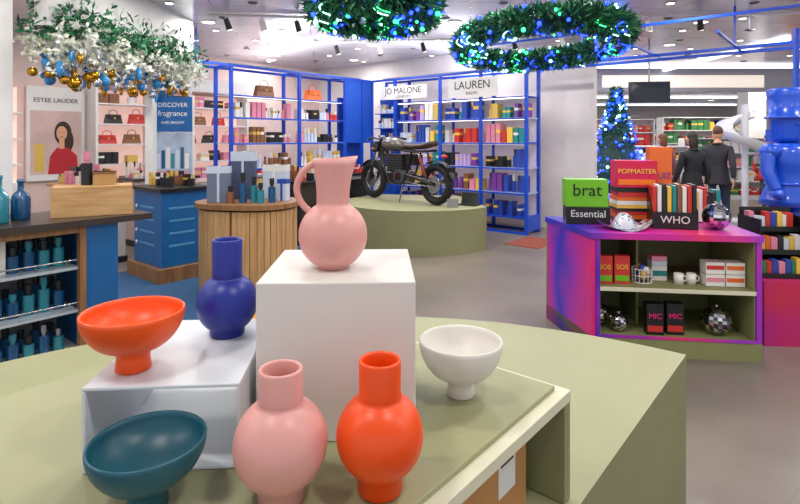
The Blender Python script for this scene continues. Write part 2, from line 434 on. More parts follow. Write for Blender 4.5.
    b.tube([(.26, -.1, .55), (.34, -.14, .45), (.22, -.15, .28), (-.15, -.15, .27), (-.45, -.17, .3), (-.8, -.18, .36)], [.018, .018, .02, .025, .038, .04], chrome, 12)
    b.tube([(-.1, .1, .3), (-.2, .28, .02)], .01, chrome)
    b.tube([(-.03, .12, .46), (-.7, .1, .36)], .006, steel, 5); b.tube([(-.03, .12, .34), (-.7, .1, .27)], .006, steel, 5)
    b.done((.05, 8.36, .612-.003), rad(134))
motorcycle()
b = B('info_plaque'); b.bx(-.14, .14, -.1, .1, 0, .02, black); b.box((0, 0, .1), (.26, .02, .17), black, M=Matrix.Rotation(rad(-20), 4, 'X')); b.done((1.02, 7.85, .612), rad(-30))
b = B('info_card'); b.box((0, 0, .06), (.16, .012, .12), grey); b.bx(-.06, .06, -.03, .03, 0, .01, grey); b.done((.75, 7.6, .612), 0)

# ------------------------------------------------------------ blue shelving
def bottle(b, x, y, z, r, h, m, cap):
    b.cyl((x, y, z), (x, y, z+h*.65), r, m, seg=8); b.cyl((x, y, z+h*.65), (x, y, z+h*.75), r*.5, cap, seg=6); b.cyl((x, y, z+h*.75), (x, y, z+h), r*.65, cap, seg=8)
def fill(b, x0, x1, y, z, hs, ws, ms, d=.14, pb=.3, gap=.02, alongy=False):
    x = x0
    while x < x1-ws[1]:
        w = R.uniform(*ws); h = R.uniform(*hs); m = R.choice(ms); c = x+w/2
        n = R.randint(1, 4)
        for k in range(n):
            if x+w > x1: break
            c = x+w/2; px, py = (y, c) if alongy else (c, y)
            if R.random() < pb: bottle(b, px, py, z, w*.42, h, m, R.choice(pal(1, 7, 0)))
            else:
                dd = (d, w*.92) if alongy else (w*.92, d)
                b.box((px, py, z+h/2), (dd[0], dd[1], h), m)
                if R.random() < .5:
                    b.box((px, py, z+h*.6), (dd[0]+.004, dd[1]*1.01, h*.18), R.choice(pal(0, 1, 8)))
            x += w+.008
        x += R.uniform(.0, gap)

b = B('shelving_unit')
for x in (0, .63, 1.73, 2.6, 3.47):
    for y in (0, .45): b.bx(x-.025, x+.025, y-.025, y+.025, 0, 2.78, blue)
for z in (.27, .68, 1.1, 1.52, 1.94, 2.3): b.bx(.63, 3.47, .02, .43, z-.02, z, blue if z < .3 or z > 2.2 else mat('glass_shelf', '#A8B8D8', .2))
for z in (.0, 2.74):
    b.bx(0, 3.47, -.02, .02, z, z+.04, blue); b.bx(0, 3.47, .43, .47, z, z+.04, blue)
for z in (.68, 1.1, 1.52, 1.94): b.bx(.63, 3.47, -.015, .015, z-.03, z-.005, blue)
b.bx(.63, 3.47, .44, .46, .2, 2.3, mat('lit_back', '#D8CCDA', .5, emit=.12))
b.bx(.05, .63, .2, .25, .0, 2.4, blue_p); b.bx(3.44, 3.5, 0, .45, .05, .3, blue)
b.bx(3.46, 3.475, .0, .45, 1.5, 1.53, blue)
for z in (1.1, 1.52, 1.94, 2.3): b.bx(.66, 3.44, .06, .09, z-.032, z-.022, warmlamp)
b.done(SL, SR)
b = B('fragrance_gift_boxes')
sets = {.27: pal(4, 5, 13, 2, 8, 3), .68: pal(1, 12, 3, 2, 8, 5), 1.1: pal(2, 7, 6, 13, 3, 1), 1.52: pal(0, 9, 5, 8, 4, 2, 6), 1.94: pal(2, 1, 3, 13, 0, 6)}
for z, ms in sets.items():
    for x0, x1 in ((.68, 1.7), (1.77, 2.57), (2.64, 3.44)):
        fill(b, x0, x1, .2, z+.001, (.18, .34), (.06, .12), ms, .2, .25)
b.done(SL, SR)
b = B('shop_sign'); b.bx(.3, 1.45, -.055, -.03, 2.36, 2.62, white); b.text('JO MALONE', (.87, -.057, 2.52), .17, black); b.text('LONDON', (.87, -.057, 2.41), .08, black); b.done(SL, SR)
b = B('shop_sign'); b.bx(1.95, 2.95, -.055, -.03, 2.32, 2.66, white); b.text('LAUREN', (2.45, -.057, 2.53), .2, black); b.text('RALPH', (2.45, -.057, 2.39), .08, black); b.done(SL, SR)

b = B('shelving_unit')
for y in (-.3, -.77, -1.9, -3.28):
    for x in (0, -.45): b.bx(x-.025, x+.025, y-.025, y+.025, 0, 2.78, blue)
for z in (.27, .68, 1.1, 1.52, 1.94, 2.3): b.bx(-.43, -.02, -3.28, -.77, z-.015, z, MATS['glass_shelf'])
for z in (.68, 1.1, 1.52, 1.94, 2.3): b.bx(-.015, .015, -3.28, -.77, z-.03, z-.005, blue)
for z in (0, 2.74):
    b.bx(-.02, .02, -3.28, -.05, z, z+.04, blue); b.bx(-.47, -.43, -3.28, -.05, z, z+.04, blue)
for y in (-.77, -1.9, -3.28): b.bx(-.45, 0, y-.02, y+.02, 2.74, 2.78, blue)
b.bx(-.25, -.2, -.75, -.05, 0, 2.4, blue_p); b.bx(-.01, .01, -.77, -.03, 1.5, 2.74, blue_p)
for z in (1.1, 1.52, 1.94, 2.3): b.bx(-.09, -.06, -3.25, -.8, z-.027, z-.017, warmlamp)
b.done(SL, SR)
b = B('perfume_bottles')
for z in (.27, .68, 1.1, 1.52, 1.94):
    for y0, y1 in ((-3.24, -1.94), (-1.86, -.8)):
        fill(b, y0, y1, -.15, z+.001, (.12, .28), (.05, .1), pal(0, 5, 12, 1, 7, 9, 4), .12, .6, .04, True)
b.done(SL, SR)
b = B('perfume_bottles')
for z in (.9, 1.2, 1.5, 1.8, 2.1): 
    fill(b, .08, .6, .1, z, (.1, .2), (.05, .09), pal(0, 9, 7), .1, .6, .04)
b.done(SL, SR)
b = B('wall_rack')
for z in (.9, 1.2, 1.5, 1.8, 2.1): b.bx(.05, .61, .03, .19, z-.02, z-.001, blue)
b.done(SL, SR)
b = B('overhead_rail_frame')
for y in (0, .45): b.bx(3.5, 9.6, y-.025, y+.025, 2.74, 2.78, blue)
b.bx(3.5, 9.6, -1.215, -1.185, 2.95, 2.98, blue)
for x in (4.4, 5.4, 6.4, 7.4, 8.4): b.bx(x-.015, x+.015, -1.2, .45, 2.78, 2.81, blue)
for x in (4.4, 6.4, 8.4): b.bx(x-.012, x+.012, -.012, .012, 2.8, 3.3, blue)
b.done(SL, SR)
b = B('overhead_rail_frame')
for x in (0, -.45): b.bx(x-.02, x+.02, -3.75, -3.31, 2.74, 2.78, blue)
b.bx(-.45, 0, -3.77, -3.73, 2.74, 2.78, blue); b.bx(-.235, -.215, -3.76, -3.74, 2.78, 3.3, blue)
b.done(SL, SR)
b = B('blue_post'); b.bx(4.14, 4.18, 5.58, 5.62, 0, 2.75, blue); b.bx(4.06, 4.26, 5.5, 5.7, 0, .01, blue); b.done()

def counter(name, loc, rz, sx, sy, h, body, top, n=0, ms=None):
    b = B(name); b.bx(-sx/2, sx/2, -sy/2, sy/2, 0, .08, black); b.bx(-sx/2+.02, sx/2-.02, -sy/2+.02, sy/2-.02, .08, h-.04, body); b.bx(-sx/2-.02, sx/2+.02, -sy/2-.02, sy/2+.02, h-.04, h, top)
    b.bx(-sx/2+.06, sx/2-.06, -sy/2+.012, -sy/2+.02, .14, h-.1, top)
    b.done(loc, rz, bevel=.004)
    if n:
        b = B('tester_bottles')
        for r_ in range(n): fill(b, -sx/2+.04, sx/2-.04, -sy/2+.12+r_*.16, h+.001, (.1, .26), (.05, .09), ms or pal(0, 4, 12, 1, 7), .07, .65, .06)
        b.done(loc, rz)
counter('perfume_counter', (-1.6, 8.3, 0), rad(-40), .8, .5, .95, dark, black, 2)
counter('perfume_counter', (-.9, 9.2, 0), rad(50), .7, .4, 1.0, mat('counter_grey', '#B8B4B4', .4), black, 2, pal(4, 1, 7, 0))
counter('perfume_counter', (-2.55, 9.9, 0), rad(-40), .9, .45, .95, MATS['counter_grey'], white, 2, pal(5, 4, 1))

def handbag(loc, rz, w, h, d, m):
    b = B('handbag')
    vs = [(-w/2, -d/2, 0), (w/2, -d/2, 0), (w/2, d/2, 0), (-w/2, d/2, 0), (-w*.42, -d*.3, h), (w*.42, -d*.3, h), (w*.42, d*.3, h), (-w*.42, d*.3, h)]
    b.add(vs, [(0,3,2,1),(4,5,6,7),(0,1,5,4),(1,2,6,5),(2,3,7,6),(3,0,4,7)], m)
    b.box((0, -d*.42, h*.75), (w*.8, d*.2, h*.4), m); b.box((0, -d*.55, h*.6), (.03, .012, .03), PAL[1])
    b.tube([(-w*.25, 0, h), (-w*.22, 0, h*1.35), (0, 0, h*1.5), (w*.22, 0, h*1.35), (w*.25, 0, h)], .008, m, 6)
    b.done(loc, rz, bevel=.006)
handbag(Sx(-.22, -2.5, 2.302), rad(50), .36, .2, .14, PAL[12])
handbag(Sx(-.22, -1.4, 2.302), rad(50), .35, .2, .14, PAL[11])

# left wall displays (built on wall_left, local y runs along the wall)
b = B('wall_display_shelves'); lit = mat('pink_lit', '#F4CFC4', .5, emit=.5)
for y0, y1 in ((-3.3, -1.5), (-4.42, -3.5)):
    b.bx(-2.64, -2.6, y0, y1, .7, 2.45, lit)
    b.bx(-2.64, -2.2, y0-.04, y0, 0, 2.5, white); b.bx(-2.64, -2.2, y1, y1+.04, 0, 2.5, white); b.bx(-2.64, -2.2, y0-.04, y1+.04, 2.5, 2.75, white)
    for z in (.8, 1.15, 1.5, 1.85, 2.2): b.bx(-2.62, -2.22, y0, y1, z-.025, z, white)
    b.bx(-2.6, -2.2, y0, y1, .0, .7, wallw)
b.done(SL, SR)
b = B('boutique_products')
for y0, y1 in ((-3.26, -1.54), (-4.38, -3.54)):
    for z in (.8, 1.15, 2.2):
        fill(b, y0, y1, -2.4, z+.001, (.12, .22), (.1, .2), pal(4, 12, 7, 5, 1, 0, 7), .16, .15, .15, True)
b.done(SL, SR)
for y, z, k in [(-4.2, 1.501, 4), (-3.78, 1.501, 12), (-4.1, 1.851, 7), (-3.7, 1.851, 4), (-3.1, 1.501, 12), (-2.7, 1.501, 4), (-2.25, 1.501, 7), (-1.8, 1.501, 5), (-3.0, 1.851, 7), (-2.5, 1.851, 12), (-2.05, 1.851, 4)]:
    handbag(Sx(-2.41, y, z), rad(50), R.uniform(.24, .32), R.uniform(.15, .19), .13, PAL[k])
b = B('beauty_poster')
b.bx(-2.64, -2.58, -5.35, -4.5, .9, 2.45, white); X = -2.578
skin = mat('skin', '#D9A583', .55); hair = mat('hair_brown', '#3A241A', .6); red = mat('red_cloth', '#B8202E', .6)
def disc(b, y, z, ry, rz_, m, x, n=20): b.add([(x, y+ry*math.cos(2*pi*i/n), z+rz_*math.sin(2*pi*i/n)) for i in range(n)], [tuple(range(n))], m)
b.quad((X, -5.3, 1.0), (X, -4.55, 1.0), (X, -4.55, 2.05), (X, -5.3, 2.05), mat('poster_bg', '#D2B4B0', .5, noise=.15, scale=2))
b.quad((X+.001, -5.25, 1.05), (X+.001, -5.1, 1.05), (X+.001, -5.1, 1.5), (X+.001, -5.25, 1.5), PAL[1])
disc(b, -4.83, 1.68, .13, .2, hair, X+.003); disc(b, -4.78, 1.55, .11, .2, hair, X+.0035); disc(b, -4.85, 1.68, .08, .12, skin, X+.006)
b.add([(X+.004, y, z) for y, z in ((-5.05, 1.0), (-4.6, 1.0), (-4.62, 1.3), (-4.76, 1.44), (-4.92, 1.44), (-5.02, 1.3))], [tuple(range(6))], red)
b.quad((X+.007, -4.89, 1.42), (X+.007, -4.81, 1.42), (X+.007, -4.81, 1.6), (X+.007, -4.89, 1.6), skin)
disc(b, -4.88, 1.7, .012, .006, hair, X+.009, 8); disc(b, -4.82, 1.7, .012, .006, hair, X+.009, 8); disc(b, -4.85, 1.62, .02, .008, red, X+.009, 8)
b.text('ESTEE LAUDER', (X+.004, -4.93, 2.22), .1, black, rot=(pi/2, 0, pi/2)); b.done(SL, SR)
b = B('display_cabinet')
b.bx(-2.64, -2.2, -8.5, -5.5, 0, .9, white); b.bx(-2.64, -2.5, -8.5, -5.5, .9, 2.4, lit)
for z in (1.2, 1.6, 2.0): b.bx(-2.5, -2.2, -8.5, -5.5, z-.03, z, white)
b.done(SL, SR)
counter('beauty_counter', (-4.1, 7.0, 0), rad(-40), 1.0, .6, 1.0, MATS['counter_grey'], wood, 3, pal(12, 1, 0, 5, 7))
counter('beauty_counter', (-3.75, 8.35, 0), rad(50), 1.0, .5, 1.0, wallp, dark, 3, pal(4, 1, 0, 5, 12))

# ------------------------------------------------------------ near-left counter
b = B('shop_counter')
gl = mat('shelf_pale', '#B4C0C8', .2)
b.bx(2.75, 3.45, -7.9, -6.15, .985, 1.03, dark)
b.bx(2.8, 3.40, -6.6, -6.38, 0, .985, teal_p)
b.bx(3.36, 3.42, -6.64, -6.6, 0, .985, wood2); b.bx(3.36, 3.42, -7.9, -7.85, 0, .985, wood2)
b.bx(2.78, 2.82, -7.9, -6.6, 0, .985, MATS['counter_grey']); b.bx(2.8, 3.42, -7.9, -6.6, .03, .1, white)
for z in (.4, .7): b.bx(2.82, 3.38, -7.88, -6.64, z-.02, z, gl); b.tube([(3.39, -7.88, z+.05), (3.39, -6.64, z+.05)], .006, steel, 6)
b.bx(3.37, 3.41, -7.88, -6.64, .94, .985, wood2)
b.done(SL, SR)
b = B('cosmetic_bottles')
bl = mat('bottle_blue', '#12507E', .12, coat=.5); tl = mat('bottle_teal', '#2A8698', .12, coat=.5)
for z in (.101, .401, .701):
    y = -7.8
    while y < -6.72:
        h = R.uniform(.14, .24); k = R.random()
        if k < .75: bottle(b, 3.25, y, z, .036, h, R.choice([bl, tl, tl, bl, PAL[9]]), R.choice([PAL[7], steel, tl])); bottle(b, 3.08, y, z, .034, h, bl, PAL[7])
        else: b.box((3.2, y+.01, z+h/2), (.15, .07, h), R.choice(pal(0, 9, 6, 12)))
        y += .09
b.done(SL, SR)
b = B('wooden_crate'); b.bx(-.26, .26, -.13, .13, 0, .015, woodl)
for s in (-1, 1): b.bx(-.26, .26, s*.12-.01, s*.12+.01, .015, .2, woodl); b.bx(s*.25-.01, s*.25+.01, -.11, .11, .015, .2, woodl)
b.bx(-.26, .26, -.13, .13, .2, .215, woodl)
b.done((-2.3, 4.0, 1.031), rad(28), bevel=.002)
b = B('perfume_bottle'); bottle(b, 0, 0, 0, .04, .25, PAL[7], PAL[5]); b.done((-2.36, 4.02, 1.248))
b = B('gift_box'); b.bx(-.07, .07, -.05, .05, 0, .1, mat('tan_box', '#B9905A', .6)); b.bx(-.072, .072, -.052, .052, .08, .1, PAL[12]); b.done((-2.24, 4.05, 1.248), rad(20))
for i, (x, y, h, m) in enumerate([(-2.68, 3.56, .32, tl), (-2.66, 3.74, .28, bl), (-2.78, 3.66, .24, tl)]):
    b = B('blue_glass_bottle')
    b.lathe([(.0001, 0), (.055, 0), (.06, .01), (.06, h*.5), (.05, h*.62), (.02, h*.72), (.018, h*.9), (.024, h*.92), (.024, h), (.0001, h)], (0, 0, 0), m, 24); b.done((x, y, 1.031))

# blue island counter + poster
b = B('blue_counter')
b.bx(-.40, .40, -.34, .34, 0, .16, wood2); b.bx(-.34, .34, -.28, .28, .16, 1.0, teal_p); b.bx(-.38, .38, -.32, .32, 1.0, 1.04, black)
for i in range(4):
    b.bx(-.20, .16, -.286, -.28, .38+i*.14, .405+i*.14, mat('counter_lblue', '#4F93C0', .4)); b.sph((-.26, -.29, .39+i*.14), (.022, .01, .022), white, 10, 6)
    b.bx(.3401, .346, -.2, .1, .38+i*.14, .405+i*.14, MATS['counter_lblue'])
b.done((-2.7, 6.3, 0), rad(-40), bevel=.004)
b = B('tester_bottles'); fill(b, -.3, .3, -.1, 1.041, (.08, .2), (.05, .08), pal(7, 12, 9, 1), .06, .8, .05); fill(b, -.3, .3, .12, 1.041, (.08, .2), (.05, .08), pal(7, 12, 0), .06, .8, .05); b.done((-2.7, 6.3, 0), rad(-40))
b = B('poster_stand')
b.bx(-.25, .25, -.012, .012, 1.68, 2.14, mat('poster_blue', '#175E9E', .4, noise=.25, scale=3)); b.bx(-.25, .25, -.012, .012, 1.1, 1.675, mat('poster_pale', '#A9B8CC', .4, noise=.3, scale=4))
b.bx(-.27, -.25, -.015, .015, 0, 2.16, white); b.bx(.25, .27, -.015, .015, 0, 2.16, white); b.bx(-.27, .27, -.1, .1, 0, .02, white); b.bx(-.25, .25, -.01, .01, .02, 1.1, white)
b.text('DISCOVER', (0, -.014, 2.03), .08, white); b.text('fragrance', (0, -.014, 1.92), .1, white); b.text('AND BRIGHT', (0, -.014, 1.8), .05, white)
for k in range(7): b.box((-.18+k*.06, -.0125, 1.3+.02*(k % 3)), (.045, .002, .2+.04*(k % 3)), [PAL[9], bl, PAL[0], tl][k % 4])
b.bx(-.2, .2, -.0132, -.0125, 1.11, 1.17, PAL[5])
b.done((-2.97, 6.98, 0), rad(5))

# round slatted wooden counter
b = B('slatted_wood_counter')
n = 40
def oval(rx, ry, k, n=n): a = 2*pi*k/n; return (rx*math.copysign(abs(math.cos(a))**.8, math.cos(a)), ry*math.copysign(abs(math.sin(a))**.8, math.sin(a)))
b.prism([oval(.46, .36, k) for k in range(n)], .0, .88, wood2)
for k in range(n):
    x, y = oval(.475, .375, k+.5); x2, y2 = oval(.475, .375, k+1.0); x0, y0 = oval(.475, .375, k)
    ang = math.atan2(y2-y0, x2-x0); L = math.hypot(x2-x0, y2-y0)
    b.box((x, y, .45), (max(.02, L*.93), .02, .86), wood, ang)
b.prism([oval(.52, .42, k, 60) for k in range(60)], .9, .95, wood2)
b.done((-1.56, 5.5, .0065), rad(-10))
def gift(loc, rz, w, d, h, m, rib):
    b = B('gift_box'); b.bx(-w/2, w/2, -d/2, d/2, 0, h, m); b.bx(-w/2-.003, w/2+.003, -d/2-.003, d/2+.003, h*.8, h, rib); b.bx(-.012, .012, -d/2-.004, d/2+.004, 0, h+.003, rib); b.done(loc, rz, bevel=.002)
gift((-1.83, 5.4, .957), rad(10), .22, .14, .36, mat('slate_box', '#6C7890', .5), PAL[9])
gift((-1.66, 5.68, .957), rad(5), .24, .16, .5, mat('slate_box2', '#4A5470', .5), PAL[9])
gift((-1.32, 5.7, .957), rad(-8), .24, .16, .36, PAL[9], PAL[0])
gift((-1.2, 5.5, .957), rad(-20), .1, .08, .22, PAL[9], PAL[2])
for x, y, h, m in [(-1.56, 5.3, .3, bl), (-1.46, 5.34, .26, tl), (-1.38, 5.28, .2, tl), (-1.28, 5.33, .24, bl), (-1.68, 5.28, .17, PAL[12])]:
    b = B('perfume_bottle'); bottle(b, 0, 0, 0, .038, h, m, PAL[7]); b.done((x, y, .957))

# ------------------------------------------------------------ foliage
LG = [mat('leaf_'+str(i), c, .6) for i, c in enumerate(['#1F5E3C', '#2F8050', '#123E2C', '#48986A'])]
LW = [mat('petal_'+str(i), c, .6) for i, c in enumerate(['#F4F4E6', '#E4EAD0', '#FFFFFF'])]
def leaf(b, p, L, W, m, dirv=None):
    d = Vector((R.gauss(0, 1), R.gauss(0, 1), R.gauss(0, 1))).normalized()
    if dirv is not None: d = (d+Vector(dirv)*1.2).normalized()
    s = d.cross(Vector((R.gauss(0, 1), R.gauss(0, 1), R.gauss(0, 1)))).normalized()*W; p = Vector(p)
    b.add([p, p+d*L*.5+s, p+d*L, p+d*L*.5-s], [(0, 1, 2, 3)], m)
lb = mat('fairy_blue', '#1428FF', .3, emit=14); lw2 = mat('fairy_white', '#B0FFE8', .3, emit=5); lg = mat('fairy_green', '#38E888', .3, emit=4)
def wreath(loc, rr, n, hang=3.3, T=.09, sy=1.0, tilt=0.0):
    b = B('christmas_wreath')
    b.M = Matrix(((1, 0, 0, 0), (0, sy, 0, 0), (0, tilt, 1, 0), (0, 0, 0, 1)))
    for i in range(n):
        a = R.uniform(0, 2*pi); q = R.uniform(0, 2*pi); t = T*math.sqrt(R.random())
        p = ((rr+t*math.cos(q))*math.cos(a), (rr+t*math.cos(q))*math.sin(a), t*math.sin(q)*.9)
        leaf(b, p, R.uniform(.04, .09), R.uniform(.005, .011), R.choice(LG), (math.cos(a)*math.cos(q), math.sin(a)*math.cos(q), math.sin(q)))
    b.torus((0, 0, 0), rr, .045, LG[2], 40, 8)
    for i in range(int(rr*280)):
        a = R.uniform(0, 2*pi); q = R.uniform(0, 2*pi); t = T+.03
        b.sph(((rr+t*math.cos(q))*math.cos(a), (rr+t*math.cos(q))*math.sin(a), t*math.sin(q)), R.uniform(.009, .018), R.choice([lb, lb, lb, lw2, lg]), 8, 5)
    for i in range(int(rr*80)):
        a = R.uniform(0, 2*pi); q = R.uniform(pi, 2*pi); t = T+.015; pts = []; pr = R.uniform(.025, .045)
        for k in range(9):
            w = k/8*4.5; pts.append(((rr+t*math.cos(q))*math.cos(a)+pr*math.cos(w), (rr+t*math.cos(q))*math.sin(a)+pr*math.sin(w), t*math.sin(q)-.02+.008*k))
        b.tube(pts, .0045, R.choice([lw2, lg, lb]), 5)
    for i in range(int(rr*30)):
        a = R.uniform(0, 2*pi); q = R.uniform(pi, 2*pi)
        b.sph(((rr+T*math.cos(q))*math.cos(a), (rr+T*math.cos(q))*math.sin(a), T*math.sin(q)), R.uniform(.022, .034), R.choice([mirror, PAL[2], PAL[9]]), 12, 8)
    for k in range(3):
        a = 2*pi*k/3+.4; b.tube([(rr*math.cos(a), rr*math.sin(a), 0), (rr*math.cos(a), rr*math.sin(a), hang-loc[2]-tilt*rr*math.sin(a)-.002)], .003, steel, 5)
    b.done((0, 0, 0)).location += Vector((loc[0], loc[1], loc[2]))
wreath((-.17, 3.6, 2.47), .34, 9000, sy=1.25, T=.1)
wreath((1.24, 4.8, 2.45), .66, 14000, T=.09, sy=1.4, tilt=-.04)

b = B('floral_garland')
p0, p1 = Vector((-3.36, 5.05, 2.6)), Vector((-3.08, 7.7, 2.6))
gold = mat('bauble_gold', '#D9A030', .2, metal=1); bb = mat('bauble_blue', '#1E86C8', .2, coat=1)
for i in range(6500):
    t = R.random(); p = p0.lerp(p1, t)+Vector((R.gauss(0, .12), R.gauss(0, .08), abs(R.gauss(.0, .15))-.02))
    leaf(b, p, R.uniform(.05, .13), R.uniform(.008, .02), R.choice(LG))
for i in range(1500):
    t = R.random(); c = p0.lerp(p1, t)+Vector((R.gauss(0, .13), R.gauss(0, .06), R.gauss(-.07, .09)))
    for k in range(7): leaf(b, c, R.uniform(.045, .08), R.uniform(.014, .026), R.choice(LW))
for i in range(120):
    t = R.random(); L = R.uniform(.1, .42); p = p0.lerp(p1, t)+Vector((R.gauss(0, .1), 0, 0)); r = R.uniform(.035, .065)
    b.tube([p, p-Vector((0, 0, L))], .0025, steel, 4)
    b.sph(p-Vector((0, 0, L+r)), r if R.random() < .6 else (r*.6, r*.6, r*1.5), R.choice([gold, gold, bb, mirror, bb]), 12, 8)
b.done()
b = B('portal_frame')
d = (p1-p0).normalized(); ang = math.atan2(d.y, d.x); mid = (p0+p1)/2
b.box((mid.x, mid.y, 2.98), ((p1-p0).length+.1, .14, .64), white, ang)
for t in (.66, 1.0):
    p = p0.lerp(p1, t); b.box((p.x, p.y, 1.33), (.1, .1, 2.66), white, ang)
b.done()

# christmas tree
b = B('christmas_tree')
b.cyl((0, 0, 0), (0, 0, .5), .05, wood2); b.cyl((0, 0, 0), (0, 0, .3), .22, grey, .26)
for i in range(6000):
    h = R.random()**1.3; z = .35+h*2.35; rr = (.66*(1-h)+.05)*(0.85+.15*math.sin(z*22)); a = R.uniform(0, 2*pi); q = R.uniform(.5, 1)
    leaf(b, (rr*q*math.cos(a), rr*q*math.sin(a), z), R.uniform(.07, .14), .014, R.choice(LG[:3]), (math.cos(a), math.sin(a), -.3))
for i in range(420):
    h = R.random()**1.3; z = .4+h*2.25; rr = .72*(1-h)+.06; a = R.uniform(0, 2*pi)
    b.sph((rr*math.cos(a), rr*math.sin(a), z), R.uniform(.016, .035), R.choice([lb, lb, lb, bb, mirror, lw2]), 8, 5)
b.lathe([(.0001, 0), (.62, .3), (.45, .7), (.3, 1.2), (.15, 1.7), (.0001, 2.2)], (0, 0, .35), LG[2], 16)
b.done((4.62, 11.4, 0))

b = B('hanging_screen'); b.bx(-.33, .33, -.03, .03, 0, .36, black); b.bx(-.31, .31, -.033, -.03, .02, .34, mat('screen', '#20242E', .1)); b.tube([(0, 0, .36), (0, 0, 1.09)], .015, grey); b.done((4.25, 9.1, 2.2), rad(-10))

# ------------------------------------------------------------ right kiosk
mag = ramp_mat('magenta_gradient', [(0, '#2A2AB4'), (.25, '#8A26B4'), (.45, '#D2249A'), (.68, '#E63466'), (1, '#A030C0')], 0, .75, .12, .75)
mag2 = ramp_mat('violet_gradient', [(0, '#E0287E'), (.35, '#B026B4'), (.6, '#2A2AC0'), (1, '#C8209C')], 1, 1.2, .2, .6)
ol2 = mat('olive_shelf', '#868858', .6, noise=.06)
KL = (1.42, 3.95, 0); KR = rad(-7.4)
b = B('gift_display_kiosk')
b.prism([(-.01, -.01), (1.18, -.01), (1.21, .81), (-.23, .79)], .855, .9, mag)
b.prism([(0, 0), (1.17, 0), (1.2, .8), (-.22, .78)], 0, .13, mag, ol2)
def wallq(a, c, t, z0, z1, m):
    a = Vector(a); c = Vector(c); d = (c-a); n = Vector((-d.y, d.x)).normalized()*t
    b.prism([tuple(a), tuple(c), tuple(c+n), tuple(a+n)], z0, z1, m)
wallq((-.22, .78), (0, 0), .035, .0, .856, mag2)
wallq((1.17, 0), (1.2, .8), .035, .0, .856, mag)
wallq((1.2, .8), (-.22, .78), .03, .13, .856, ol2)
b.prism([(.06, .012), (1.135, .012), (1.15, .76), (-.14, .745)], .47, .5, ol2)
b.bx(.06, 1.135, .004, .012, .47, .5, cream)
b.prism([(.06, .012), (1.135, .012), (1.15, .76), (-.14, .745)], .13, .136, ol2)
b.prism([(-.145, .74), (-.14, .735), (.065, .012), (.055, .012)], .136, .85, ol2)
b.bx(1.125, 1.135, .02, .75, .136, .85, ol2)
b.bx(.03, .06, .0, .02, .13, .855, mag); b.bx(.035, 1.135, -.005, .01, .13, .15, mag)
b.bx(.4, .42, .3, .74, .136, .85, ol2)
b.done(KL, KR, bevel=.002)

def pbox(name, loc, rz, w, d, h, m, txt=None, tm=None, size=.06, extra=None):
    b = B(name); b.bx(-w/2, w/2, -d/2, d/2, 0, h, m)
    if extra: b.bx(-w/2*.9, w/2*.9, -d/2-.002, -d/2, h*.1, h*.3, extra)
    if txt: b.text(txt, (0, -d/2-.003, h*.6), size, tm or black)
    b.done(loc, rz, bevel=.0015)
pbox('black_gift_crate', (1.54, 4.42, .901), rad(-10), .34, .22, .14, black, 'Essential', white, .08)
pbox('green_party_game_box', (1.53, 4.42, 1.042), rad(-8), .33, .2, .22, mat('brat_green', '#6EB81A', .4), 'brat', black, .14)
def facets(b, c, r, u=22, v=14, M=None):
    ms = [mirror, mirror, mirror2, mirror3]
    if not isinstance(r, tuple): r = (r, r, r)
    for j in range(v):
        p0_, p1_ = -pi/2+pi*j/v, -pi/2+pi*(j+1)/v
        for i in range(u):
            w0, w1 = 2*pi*i/u, 2*pi*(i+1)/u
            q = [(r[0]*math.cos(p)*math.cos(w), r[1]*math.cos(p)*math.sin(w), r[2]*math.sin(p)) for p, w in ((p0_, w0), (p0_, w1), (p1_, w1), (p1_, w0))]
            b.add(q, [(0, 1, 2, 3)], R.choice(ms), False, Matrix.Translation(c))
def disco(loc, r):
    b = B('disco_ball'); facets(b, (0, 0, r), r); b.cyl((0, 0, 2*r-.004), (0, 0, 2*r+.012), .014, steel); b.done(loc)
b = B('mirrored_cowboy_hat')
hm = mat('mirror_tile_light', '#D8DAE4', .35, metal=.5)
for k in range(32):
    for j in range(5):
        q = []
        for kk, jj in ((k, j), (k+1, j), (k+1, j+1), (k, j+1)):
            a = 2*pi*kk/32; rr = .08+.12*jj/5
            q.append((rr*1.05*math.cos(a), rr*.72*math.sin(a), .012+.07*(jj/5)**2*abs(math.cos(a))**2))
        b.add(q, [(0, 1, 2, 3)], R.choice([mirror, hm, hm, mirror2]))
for j in range(12):
    for i in range(26):
        q = []
        for ii, jj in ((i, j), (i+1, j), (i+1, j+1), (i, j+1)):
            a = 2*pi*ii/26; t = jj/12; rr = math.cos(t*pi/2)**.45
            z = .015+.13*t-.025*math.exp(-(rr*.0858*math.sin(a)/.02)**2)*(t > .6)
            q.append((.092*rr*math.cos(a)*(1-.1*t), .07*rr*math.sin(a)*(1-.15*t), z))
        b.add(q, [(0, 1, 2, 3)], R.choice([mirror, hm, hm, hm]))
b.done((1.73, 4.12, .902-.012))
b = B('book_stack')
z = 0
for i in range(9):
    h = R.uniform(.025, .042); b.box((R.uniform(-.01, .01), 0, z+h/2), (.30, .22, h*.94), [PAL[k] for k in (7, 11, 4, 7, 8, 0, 11, 4, 7)][i], R.uniform(-.05, .05)); z += h
zt = z
b.done((1.96, 4.5, .901), rad(-8))
pbox('quiz_game_box', (1.96, 4.48, .902+zt), rad(-8), .32, .2, .22, mat('quiz_pink', '#D01448', .4), 'POPMASTER', PAL[8], .055, extra=mat('quiz_orange', '#F07818', .4))
pbox('orange_game_box', (2.26, 4.66, .902), rad(-8), .18, .12, .62, PAL[11], 'QUIZ', PAL[3], .07)
b = B('magazine_file')
b.bx(-.16, .16, -.12, .12, 0, .01, black); b.bx(-.16, .16, .11, .12, 0, .3, black)
for s in (-1, 1): b.add([(s*.16, -.12, 0), (s*.16, .12, 0), (s*.16, .12, .3), (s*.16, -.12, .13)], [(0, 1, 2, 3)], black)
b.bx(-.16, .16, -.125, -.12, 0, .13, black)
